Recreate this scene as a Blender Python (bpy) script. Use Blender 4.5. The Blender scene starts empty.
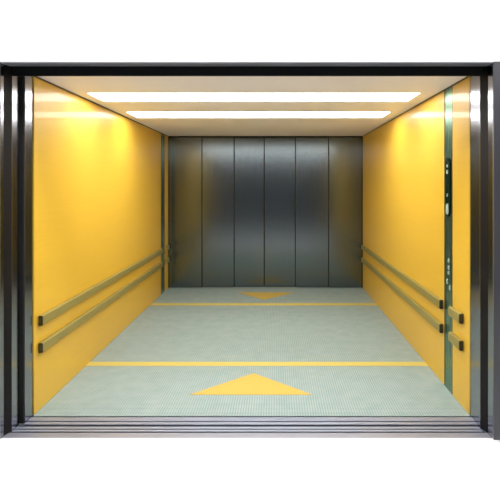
import bpy, bmesh, math
from mathutils import Vector
SC = bpy.context.scene
COL = SC.collection

# ---------------------------------------------------------------- camera, world, exposure
cam_d = bpy.data.cameras.new('camera')
cam = bpy.data.objects.new('camera', cam_d); COL.objects.link(cam)
cam.location = (0, 0, 1.49); cam.rotation_euler = (math.pi/2, 0, 0)
cam_d.sensor_width = 36.0; cam_d.sensor_fit = 'HORIZONTAL'
cam_d.lens = 36.0*440/500
cam_d.shift_x = -26.5/500; cam_d.shift_y = -65/500
cam_d.clip_start = 0.05
SC.camera = cam
w = bpy.data.worlds.new('world'); SC.world = w; w.use_nodes = True
w.node_tree.nodes['Background'].inputs[0].default_value = (0.75, 0.85, 1.0, 1)
w.node_tree.nodes['Background'].inputs[1].default_value = 0.10
SC.view_settings.view_transform = 'Standard'
SC.view_settings.look = 'None'
SC.view_settings.gamma = 1
SC.view_settings.exposure = 0.0
CAR_LIGHT = 12.6
LANDING_FILL = 19.0  # strength of the fill added to whiten the landing

# ---------------------------------------------------------------- dimensions
XL, XR = -1.57, 1.25          # cabin side walls
YF, YB = 2.85, 6.368          # cabin front edge, back doors
ZC = 2.2                      # cabin ceiling

# ---------------------------------------------------------------- materials
def mat(name, color, rough=0.5, metal=0.0, **kw):
    m = bpy.data.materials.new(name); m.use_nodes = True
    b = m.node_tree.nodes['Principled BSDF']
    b.inputs['Base Color'].default_value = (*color, 1)
    b.inputs['Roughness'].default_value = rough
    b.inputs['Metallic'].default_value = metal
    for k, v in kw.items():
        b.inputs[k].default_value = v
    return m

def N(m, t, **props):
    n = m.node_tree.nodes.new(t)
    for k, v in props.items(): setattr(n, k, v)
    return n

def grain(m, scale, amount=0.25, bump=0.0, rough_amp=0.06, detail=4):
    """brushed grain: stretched noise varying colour, roughness and a little bump"""
    nt = m.node_tree; L = nt.links; b = nt.nodes['Principled BSDF']
    tc = N(m, 'ShaderNodeTexCoord'); mp = N(m, 'ShaderNodeMapping')
    mp.inputs['Scale'].default_value = scale
    no = N(m, 'ShaderNodeTexNoise'); no.inputs['Scale'].default_value = 1.0; no.inputs['Detail'].default_value = detail
    L.new(tc.outputs['Object'], mp.inputs['Vector']); L.new(mp.outputs[0], no.inputs['Vector'])
    base = tuple(b.inputs['Base Color'].default_value)
    mx = N(m, 'ShaderNodeMix', data_type='RGBA')
    mx.inputs[6].default_value = (*[c*(1-amount) for c in base[:3]], 1)
    mx.inputs[7].default_value = (*[min(1, c*(1+amount)) for c in base[:3]], 1)
    L.new(no.outputs['Fac'], mx.inputs[0]); L.new(mx.outputs[2], b.inputs['Base Color'])
    r = b.inputs['Roughness'].default_value
    mr = N(m, 'ShaderNodeMapRange'); mr.inputs[3].default_value = max(0, r-rough_amp); mr.inputs[4].default_value = r+rough_amp
    L.new(no.outputs['Fac'], mr.inputs[0]); L.new(mr.outputs[0], b.inputs['Roughness'])
    if bump:
        bp = N(m, 'ShaderNodeBump'); bp.inputs['Strength'].default_value = bump; bp.inputs['Distance'].default_value = 0.001
        L.new(no.outputs['Fac'], bp.inputs['Height']); L.new(bp.outputs[0], b.inputs['Normal'])
    return m

M = {}
M['yellow'] = mat('yellow_panel', (0.79, 0.480, 0.042), 0.42, 0.03, **{'Coat Weight': 0.22, 'Coat Roughness': 0.04, 'Anisotropic': 0.4})
grain(M['yellow'], (60, 1.6, 60), 0.05, 0.0, 0.03)
M['steel'] = grain(mat('brushed_steel', (0.33, 0.335, 0.37), 0.18, 1.0), (220, 220, 3), 0.15, 0.0, 0.05)
M['door'] = grain(mat('dark_door_steel', (0.165, 0.190, 0.200), 0.21, 1.0), (160, 160, 1.5), 0.12, 0.0, 0.04)
M['sill'] = grain(mat('aluminium_sill', (0.35, 0.37, 0.45), 0.45, 0.6), (3, 200, 200), 0.2, 0.0, 0.08)
M['plate'] = grain(mat('sill_plate', (0.34, 0.34, 0.38), 0.50, 0.6), (14, 90, 90), 0.2, 0.0, 0.08)
M['black'] = mat('black_header', (0.008, 0.007, 0.008), 0.5, **{'Specular IOR Level': 0.2})
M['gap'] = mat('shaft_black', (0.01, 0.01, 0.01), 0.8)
M['ceiling'] = grain(mat('beige_ceiling', (0.93, 0.87, 0.88), 0.6), (5, 5, 5), 0.03)
M['trim'] = mat('dark_trim', (0.09, 0.07, 0.04), 0.4, 0.5)
M['rail'] = grain(mat('olive_rail', (0.36, 0.29, 0.075), 0.42, 0.3), (60, 4, 60), 0.15)
M['cap'] = mat('rail_end_cap', (0.03, 0.025, 0.008), 0.45)
M['bracket'] = mat('rail_bracket', (0.25, 0.2, 0.07), 0.4, 0.7)
M['green'] = grain(mat('green_steel', (0.17, 0.30, 0.20), 0.28, 0.9), (120, 120, 2), 0.1)
M['pod'] = mat('black_glass', (0.004, 0.018, 0.008), 0.12)
M['button'] = mat('pale_button', (0.55, 0.68, 0.58), 0.25, 0.3)
M['tape'] = grain(mat('yellow_floor_paint', (0.57, 0.39, 0.07), 0.6), (30, 30, 30), 0.07)
M['stripe'] = grain(mat('yellow_line_paint', (0.60, 0.48, 0.11), 0.6), (30, 30, 30), 0.08)
M['satin'] = grain(mat('satin_frame', (0.11, 0.11, 0.12), 0.5, 0.3), (220, 220, 3), 0.1)
M['white'] = mat('white_wall_paint', (0.88, 0.88, 0.88), 0.9, **{'Specular IOR Level': 0.1})
M['whitefloor'] = mat('white_landing_floor', (0.90, 0.90, 0.90), 0.7, **{'Specular IOR Level': 0.2})
M['lamp_frame'] = mat('lamp_frame', (0.75, 0.7, 0.62), 0.4)

def emit(name, color, strength):
    m = bpy.data.materials.new(name); m.use_nodes = True
    b = m.node_tree.nodes['Principled BSDF']
    b.inputs['Base Color'].default_value = (0.8, 0.8, 0.8, 1)
    b.inputs['Emission Color'].default_value = (*color, 1)
    b.inputs['Emission Strength'].default_value = strength
    return m
M['glow'] = emit('lamp_diffuser', (0.97, 0.985, 1.0), CAR_LIGHT)
M['glow_fill'] = emit('landing_fill_glow', (0.97, 0.98, 1.0), LANDING_FILL)  # glow of the added landing fill

def floor_material():
    m = mat('tread_plate', (0.4, 0.5, 0.45), 0.5, 0.0)
    nt = m.node_tree; L = nt.links; b = nt.nodes['Principled BSDF']
    tc = N(m, 'ShaderNodeTexCoord'); sep = N(m, 'ShaderNodeSeparateXYZ')
    L.new(tc.outputs['Object'], sep.inputs[0])
    def mth(op, a, c=None):
        n = N(m, 'ShaderNodeMath', operation=op)
        for i, v in enumerate((a, c)):
            if v is None: continue
            if isinstance(v, (int, float)): n.inputs[i].default_value = v
            else: L.new(v, n.inputs[i])
        return n.outputs[0]
    P = 2*math.pi/0.034
    u = mth('ADD', sep.outputs[0], sep.outputs[1]); v = mth('SUBTRACT', sep.outputs[0], sep.outputs[1])
    su = mth('SINE', mth('MULTIPLY', u, P/1.0)); sv = mth('SINE', mth('MULTIPLY', v, P/1.0))
    prod = mth('MULTIPLY', su, sv)                       # diamond lattice of raised studs
    stud = mth('SMOOTH_MAX', prod, 0.0)
    no = N(m, 'ShaderNodeTexNoise'); no.inputs['Scale'].default_value = 9; no.inputs['Detail'].default_value = 6
    L.new(tc.outputs['Object'], no.inputs['Vector'])
    ramp = N(m, 'ShaderNodeMix', data_type='RGBA')
    ramp.inputs[6].default_value = (0.205, 0.305, 0.285, 1); ramp.inputs[7].default_value = (0.37, 0.43, 0.415, 1)
    f = mth('ADD', mth('MULTIPLY', prod, 0.6), no.outputs['Fac'])
    L.new(f, ramp.inputs[0]); ramp.clamp_factor = True
    L.new(ramp.outputs[2], b.inputs['Base Color'])
    bp = N(m, 'ShaderNodeBump'); bp.inputs['Strength'].default_value = 0.5; bp.inputs['Distance'].default_value = 0.002
    L.new(prod, bp.inputs['Height']); L.new(bp.outputs[0], b.inputs['Normal'])
    return m
M['floor'] = floor_material()

# ---------------------------------------------------------------- mesh helpers
def box(bm, x0, x1, y0, y1, z0, z1, bevel=0.0, seg=2):
    r = bmesh.ops.create_cube(bm, size=1.0)
    vs = r['verts']
    for v in vs:
        v.co = Vector(((x0+x1)/2+v.co.x*(x1-x0), (y0+y1)/2+v.co.y*(y1-y0), (z0+z1)/2+v.co.z*(z1-z0)))
    if bevel:
        es = list({e for v in vs for e in v.link_edges})
        bmesh.ops.bevel(bm, geom=es, offset=bevel, segments=seg, profile=0.5, affect='EDGES')

def prism(bm, pts, a0, a1, axis='x'):
    """extrude a 2D outline along an axis; pts are the other two coordinates in order"""
    def P(p, a):
        return {'x': (a, p[0], p[1]), 'y': (p[0], a, p[1]), 'z': (p[0], p[1], a)}[axis]
    A = [bm.verts.new(P(p, a0)) for p in pts]; B = [bm.verts.new(P(p, a1)) for p in pts]
    n = len(pts)
    bm.faces.new(A); bm.faces.new(B[::-1])
    for i in range(n): bm.faces.new((A[i], B[i], B[(i+1) % n], A[(i+1) % n]))
    bmesh.ops.recalc_face_normals(bm, faces=bm.faces)

def obj(name, bm, m, parent=None, smooth=False):
    me = bpy.data.meshes.new(name); bm.to_mesh(me); bm.free()
    me.materials.append(m)
    if smooth:
        for p in me.polygons: p.use_smooth = True
    o = bpy.data.objects.new(name, me); COL.objects.link(o)
    if parent: 
        o.parent = parent
        o.matrix_parent_inverse = parent.matrix_basis.inverted()
    return o

def bobj(name, m, parent, *boxes, bevel=0.0):
    bm = bmesh.new()
    for b in boxes: box(bm, *b, bevel=bevel)
    return obj(name, bm, m, parent)

def struct(name, m, *boxes, bevel=0.0, parent=None):
    o = bobj(name, m, parent, *boxes, bevel=bevel)
    if parent is None: o['kind'] = 'structure'
    return o

def empty(name, loc=(0, 0, 0)):
    o = bpy.data.objects.new(name, None); COL.objects.link(o); o.location = loc
    o.empty_display_size = 0.1
    return o

def tag(o, label, cat, group=None):
    o['label'] = label; o['category'] = cat
    if group: o['group'] = group
    return o

# ---------------------------------------------------------------- cabin shell
T = 0.05
struct('floor', M['floor'], (XL, XR, YF-0.012, YB+0.10, -0.06, 0.0))
LX0, LX1 = -1.47, 1.118                     # lamp opening extents
S1, S2 = (3.38, 3.74), (4.26, 4.64)
struct('ceiling', M['ceiling'],
       (XL-T, XR+T, 2.765, S1[0], ZC, ZC+0.06), (XL-T, XR+T, S1[1], S2[0], ZC, ZC+0.06), (XL-T, XR+T, S2[1], YB+0.12, ZC, ZC+0.06),
       (XL-T, LX0, S1[0], S1[1], ZC, ZC+0.06), (LX1, XR+T, S1[0], S1[1], ZC, ZC+0.06),
       (XL-T, LX0, S2[0], S2[1], ZC, ZC+0.06), (LX1, XR+T, S2[0], S2[1], ZC, ZC+0.06))

# left wall: long panel, slot for steel column, short return panel
wl = empty('wall_left', (XL-T/2, 4.6, 0)); wl['kind'] = 'structure'
def wallpanel(par, side, y0, y1):
    x0, x1 = (XL-T, XL) if side < 0 else (XR, XR+T)
    return bobj('wall_panel', M['yellow'], par, (x0, x1, y0, y1, 0.0, ZC), bevel=0.0015)
CL0, CL1 = 5.985, 6.165
wallpanel(wl, -1, YF, CL0); wallpanel(wl, -1, CL1, YB)
wr = empty('wall_right', (XR+T/2, 4.6, 0)); wr['kind'] = 'structure'
CR0, CR1 = 3.125, 3.275
wallpanel(wr, 1, YF, CR0); wallpanel(wr, 1, CR1, YB)
# thin shadow-gap trims along the ceiling edges
struct('trim_1', M['trim'], (XL, XL+0.006, YF, YB, ZC-0.010, ZC))
struct('trim_2', M['trim'], (XR-0.006, XR, YF, YB, ZC-0.010, ZC))

# back jambs, dark header line and back sill
struct('trim_3', M['door'], (XL, XL+0.014, YB-0.006, YB+0.03, 0, ZC))
struct('trim_4', M['door'], (XR-0.012, XR, YB-0.006, YB+0.03, 0, ZC))
struct('trim_5', M['gap'], (XL+0.014, XR-0.012, YB+0.004, YB+0.03, ZC-0.022, ZC))
struct('wall_back', M['gap'], (XL-T, XR+T, YB+0.10, YB+0.13, 0.0, ZC))

# ---------------------------------------------------------------- back doors: six telescoping leaves
edges = [XL+0.014, -1.085, -0.62, -0.179, 0.279, 0.76, XR-0.012]
def leaf(par, i):
    x0, x1 = edges[i], edges[i+1]
    step = [0, 1, 2, 2, 1, 0][i]
    y = YB + 0.004 + 0.017*step
    ov = 0.03
    a = x0 - (ov if i in (1, 2) else 0); b_ = x1 + (ov if i in (3, 4) else 0)
    if i == 2: b_ -= 0.0035
    if i == 3: a += 0.0035
    bm = bmesh.new()
    # leaf sheet with returned and slightly rounded vertical edges
    r = 0.005
    pts = [(a, y+0.014), (a, y+r)] + [(a+r-r*math.cos(t), y+r-r*math.sin(t)) for t in (0.4, 0.8, 1.2)] + [(a+r, y)] + \
          [(b_-r, y)] + [(b_-r+r*math.sin(t), y+r-r*math.cos(t)) for t in (0.4, 0.8, 1.2)] + [(b_, y+r), (b_, y+0.014)]
    prism(bm, pts, 0.008, ZC-0.016, 'z')
    o = obj('door_leaf', bm, M['door'], par)
    # black strip standing in for the shadow line at the leaf edge
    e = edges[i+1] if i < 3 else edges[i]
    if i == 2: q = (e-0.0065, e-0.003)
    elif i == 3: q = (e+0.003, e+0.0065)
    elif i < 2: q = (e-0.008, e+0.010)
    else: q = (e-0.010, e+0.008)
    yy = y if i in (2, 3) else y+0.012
    bobj('edge_shadow', M['gap'], o, (q[0], q[1], yy-0.001, yy+0.004, 0.008, ZC-0.016))
    return o
d1 = empty('door_1', ((edges[0]+edges[3])/2, YB+0.02, 0)); d1['kind'] = 'structure'
d2 = empty('door_2', ((edges[3]+edges[6])/2, YB+0.02, 0)); d2['kind'] = 'structure'
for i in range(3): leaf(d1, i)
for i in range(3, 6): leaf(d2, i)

# ---------------------------------------------------------------- front returns, landing frame, header
HZ = 2.148                 # underside of landing header lip
# cabin front returns (steel)
struct('trim_6', M['steel'], (XL-0.10, XL-0.007, 2.760, YF-0.001, 0.0, ZC), bevel=0.001)
struct('trim_7', M['steel'], (XR+0.004, XR+0.10, 2.770, YF-0.001, 0.0, ZC), bevel=0.001)
# landing side jambs: inner step, outer step
struct('trim_8', M['steel'], (-1.75, -1.601, 2.663, 2.736, 0.0, 2.30), bevel=0.002)
struct('trim_9', M['steel'], (-1.80, -1.620, 2.581, 2.614, 0.0, 2.212), bevel=0.002)
struct('trim_10', M['steel'], (1.2487, 1.38, 2.70, 2.761, 0.0, 2.30), bevel=0.002)
struct('trim_11', M['steel'], (1.270, 1.42, 2.581, 2.644, 0.0, 2.212), bevel=0.003)
struct('trim_18', M['satin'], (1.270, 1.42, 2.572, 2.581, 0.0, 2.212), bevel=0.001)
struct('trim_19', M['satin'], (-1.80, -1.621, 2.572, 2.581, 0.0, 2.212), bevel=0.001)
struct('trim_20', M['gap'], (-1.66, -1.580, 2.750, 2.7598, 0.0, ZC))
def chamfer(name, pts):
    bm = bmesh.new(); prism(bm, pts, 0.0, 2.30, 'z'); o = obj(name, bm, M['black']); o['kind'] = 'structure'
chamfer('trim_16', [(-1.80, 2.663), (-1.602, 2.663), (-1.621, 2.614), (-1.80, 2.614)])
chamfer('trim_17', [(1.42, 2.70), (1.250, 2.70), (1.271, 2.644), (1.42, 2.644)])
# header: black lip and dark soffit
bm = bmesh.new(); prism(bm, [(2.656, HZ), (2.742, HZ+0.020), (2.760, HZ+0.024), (2.760, 2.30), (2.656, 2.30)], -1.600, 1.248, 'x')
o = obj('trim_12', bm, M['black']); o['kind'] = 'structure'
struct('trim_13', M['plate'], (-1.619, 1.269, 2.581, 2.655, 2.206, 2.30))
# shaft darkness beyond the running gap
struct('wall_shaft', M['gap'], (-1.80, -1.76, 2.66, 2.90, 0, 2.3), (1.43, 1.47, 2.66, 2.90, 0, 2.3))

# ---------------------------------------------------------------- sills
def sill(name, label, x0, x1, bars, base, m):
    root = empty(name, ((x0+x1)/2, (base[0]+base[1])/2, -0.05))
    tag(root, label, 'threshold')
    bobj('base_plate', M['gap'], root, (x0, x1, base[0], base[1], -0.05, -0.014))
    for a, b in bars:
        bobj('sill_ridge', m, root, (x0, x1, a, b, -0.014, 0.0), bevel=0.0015)
    return root
sill('cabin_sill', 'grooved aluminium sill along the front edge of the green cabin floor', XL-0.004, XR+0.004,
     [(2.739, 2.768), (2.780, 2.824)], (2.737, 2.837), M['sill'])
sill('landing_sill', 'grooved aluminium sill nearest the viewer, before the dark gap', -1.600, 1.248,
     [(2.661, 2.681), (2.691, 2.715)], (2.655, 2.715), M['sill'])
struct('trim_15', M['plate'], (-1.619, 1.269, 2.592, 2.648, -0.05, -0.001), bevel=0.001)

# ---------------------------------------------------------------- landing
struct('wall_front', M['white'], (-3.2, -1.80, 2.58, 2.75, 0, 3.2), (1.42, 2.9, 2.58, 2.75, 0, 3.2), (-1.80, 1.42, 2.58, 2.75, 2.30, 3.2),
       (-1.80, 1.42, 2.58, 2.6, 2.2125, 2.30))
struct('floor_landing', M['whitefloor'], (-3.2, 2.9, -1.5, 2.592, -0.06, -0.001))
struct('ceiling_landing', M['white'], (-3.2, 2.9, -1.5, 2.58, 3.2, 3.26))

# ---------------------------------------------------------------- lamps
def strip(label, y0, y1, group=None):
    root = empty('ceiling_light', ((LX0+LX1)/2, (y0+y1)/2, ZC)); tag(root, label, 'ceiling light', group)
    f = 0.008
    bobj('frame', M['lamp_frame'], root, (LX0, LX1, y0, y0+f, ZC-0.003, ZC+0.03), (LX0, LX1, y1-f, y1, ZC-0.003, ZC+0.03),
         (LX0, LX0+f, y0+f, y1-f, ZC-0.003, ZC+0.03), (LX1-f, LX1, y0+f, y1-f, ZC-0.003, ZC+0.03))
    bobj('diffuser', M['glow'], root, (LX0+f, LX1-f, y0+f, y1-f, ZC+0.004, ZC+0.02))
strip('wide white strip light set in the ceiling, nearer the entrance', *S1)
strip('thinner white strip light set in the ceiling, nearer the back doors', *S2)
# added fill lamp, out of view, to burn landing wall and floor white
root = empty('landing_fill', (-0.16, 2.15, 3.2)); tag(root, 'long unseen fill lamp added to whiten the landing before the entrance', 'ceiling light')
bobj('fill_housing', M['lamp_frame'], root, (-2.6, 2.3, 1.98, 2.32, 3.14, 3.2))
bobj('diffuser', M['glow_fill'], root, (-2.58, 2.28, 2.00, 2.30, 3.12, 3.14))

# ---------------------------------------------------------------- steel columns in the side walls
def rounded_bar(bm, cx, y0, y1, z0, z1, depth, side, r):
    """stadium plate facing the cabin, on wall plane cx"""
    pts = []
    for (py, pz, a0) in ((y1-r, z1-r, 0), (y0+r, z1-r, 90), (y0+r, z0+r, 180), (y1-r, z0+r, 270)):
        for k in range(7):
            t = math.radians(a0+k*15); pts.append((py+r*math.cos(t), pz+r*math.sin(t)))
    prism(bm, pts, cx, cx-side*depth, 'x')

cl = empty('steel_column', (XL, (CL0+CL1)/2, 0))
tag(cl, 'narrow vertical steel strip in the left yellow wall beside the back doors', 'wall strip')
bobj('column_face', M['green'], cl, (XL-0.02, XL-0.002, CL0+0.003, CL1-0.003, 0.001, ZC))
bobj('edge_strip', M['gap'], cl, (XL-0.02, XL+0.001, CL0, CL0+0.003, 0.001, ZC), (XL-0.02, XL+0.001, CL1-0.003, CL1, 0.001, ZC))

cr = empty('control_column', (XR, (CR0+CR1)/2, 0))
tag(cr, 'tall green steel control column with buttons in the right yellow wall', 'control panel')
bobj('column_face', M['green'], cr, (XR+0.002, XR+0.02, CR0+0.003, CR1-0.003, 0.001, ZC))
bobj('edge_strip', M['trim'], cr, (XR-0.001, XR+0.02, CR0, CR0+0.003, 0.001, ZC), (XR-0.001, XR+0.02, CR1-0.003, CR1, 0.001, ZC))
bm = bmesh.new(); rounded_bar(bm, XR+0.003, 3.158, 3.24, 1.262, 1.69, 0.010, 1, 0.036)
pod = obj('display_panel', bm, M['pod'], cr); pod['label'] = 'black rounded display panel'
X = XR-0.0065
def btn(name, par, y, z, ry, rz, label=None):
    bm = bmesh.new(); rounded_bar(bm, X if par is pod else XR+0.003, y-ry, y+ry, z-rz, z+rz, 0.004, 1, min(ry, rz)*0.98)
    o = obj(name, bm, M['button'], par)
    if label: o['label'] = label
    return o
btn('indicator', pod, 3.2, 1.63, 0.010, 0.012)
btn('indicator', pod, 3.2, 1.585, 0.014, 0.016)
btn('indicator', pod, 3.2, 1.417, 0.008, 0.012)
btn('key_switch', pod, 3.2, 1.315, 0.024, 0.040, 'pale oval switch')
for y, z, ry, rz in ((3.2, .940, .012, .016), (3.2, .888, .012, .016), (3.2, .850, .012, .014), (3.225, .785, .010, .018), (3.175, .748, .010, .018)):
    btn('button', cr, y, z, ry, rz)

# ---------------------------------------------------------------- handrails
def rail(side, y0, y1, z0, z1, label, group, near_cap=True, far_cap=False):
    xw = XL if side < 0 else XR
    root = empty('handrail', (xw, (y0+y1)/2, z0)); tag(root, label, 'handrail', group)
    s = -side                                   # direction into the cabin
    xa, xb = xw + s*0.004, xw + s*0.031
    c = 0.006
    a0 = y0+0.006 if near_cap else y0; a1 = y1-0.006 if far_cap else y1
    bm = bmesh.new()
    xo = xb - s*c
    pts = [(xa, z0), (xo, z0), (xb, z0+c), (xb, z1-c), (xo, z1), (xa, z1)]
    prism(bm, pts, a0, a1, 'y')
    obj('rail_bar', bm, M['rail'], root)
    for on, p, q in ((near_cap, y0, y0+0.0058), (far_cap, y1-0.0058, y1)):
        if on:
            bm = bmesh.new(); prism(bm, pts, p, q, 'y')
            e = obj('end_cap', bm, M['cap'], root); e['label'] = 'dark end cap'
    n = max(1, int((y1-y0)/0.9))
    for k in range(n+1 if n > 1 else 1):
        y = y0+0.05+(y1-y0-0.1)*(k/n) if n > 1 else (y0+y1)/2
        x_ = sorted((xw, xa)); bobj('bracket', M['bracket'], root, (x_[0], x_[1], y-0.02, y+0.02, z0+0.015, z1-0.015))
U, D = (0.563, 0.629), (0.383, 0.449)
rail(-1, 2.895, CL0-0.03, *U, 'long olive handrail on the left yellow wall, upper one', 'long handrails')
rail(-1, 2.895, CL0-0.03, *D, 'long olive handrail on the left yellow wall, lower one', 'long handrails')
rail(-1, CL1+0.02, YB-0.03, *U, 'short upper handrail stub between left steel strip and back doors', 'short handrail stubs', near_cap=False)
rail(-1, CL1+0.02, YB-0.03, *D, 'short lower handrail stub between left steel strip and back doors', 'short handrail stubs', near_cap=False)
rail(1, CR1+0.015, YB-0.03, *U, 'long olive handrail on the right yellow wall, upper one', 'long handrails')
rail(1, CR1+0.015, YB-0.03, *D, 'long olive handrail on the right yellow wall, lower one', 'long handrails')
rail(1, 2.935, CR0-0.005, *U, 'short upper handrail stub nearest the viewer, right of the control column', 'short handrail stubs')
rail(1, 2.935, CR0-0.005, *D, 'short lower handrail stub nearest the viewer, right of the control column', 'short handrail stubs')

# ---------------------------------------------------------------- floor markings
def mark(name, m, pts, label, cat, group):
    bm = bmesh.new(); prism(bm, pts, 0.0, 0.0015, 'z')
    tag(obj(name, bm, m), label, cat, group)
mark('floor_stripe', M['stripe'], [(XL, 3.620), (XR, 3.620), (XR, 3.705), (XL, 3.705)],
     'yellow stripe across the floor just behind the large near triangle', 'floor marking', 'yellow floor stripes')
mark('floor_stripe', M['stripe'], [(XL, 5.44), (XR, 5.44), (XR, 5.545), (XL, 5.545)],
     'yellow stripe across the floor close to the back doors', 'floor marking', 'yellow floor stripes')
mark('floor_arrow', M['tape'], [(-0.621, 3.123), (0.259, 3.123), (-0.181, 3.482)],
     'large yellow triangle on the near floor pointing to the back doors', 'floor marking', 'yellow floor arrows')
mark('floor_arrow', M['tape'], [(-0.545, 6.10), (0.253, 6.10), (-0.155, 5.71)],
     'small far yellow triangle on the floor pointing at the viewer', 'floor marking', 'yellow floor arrows')
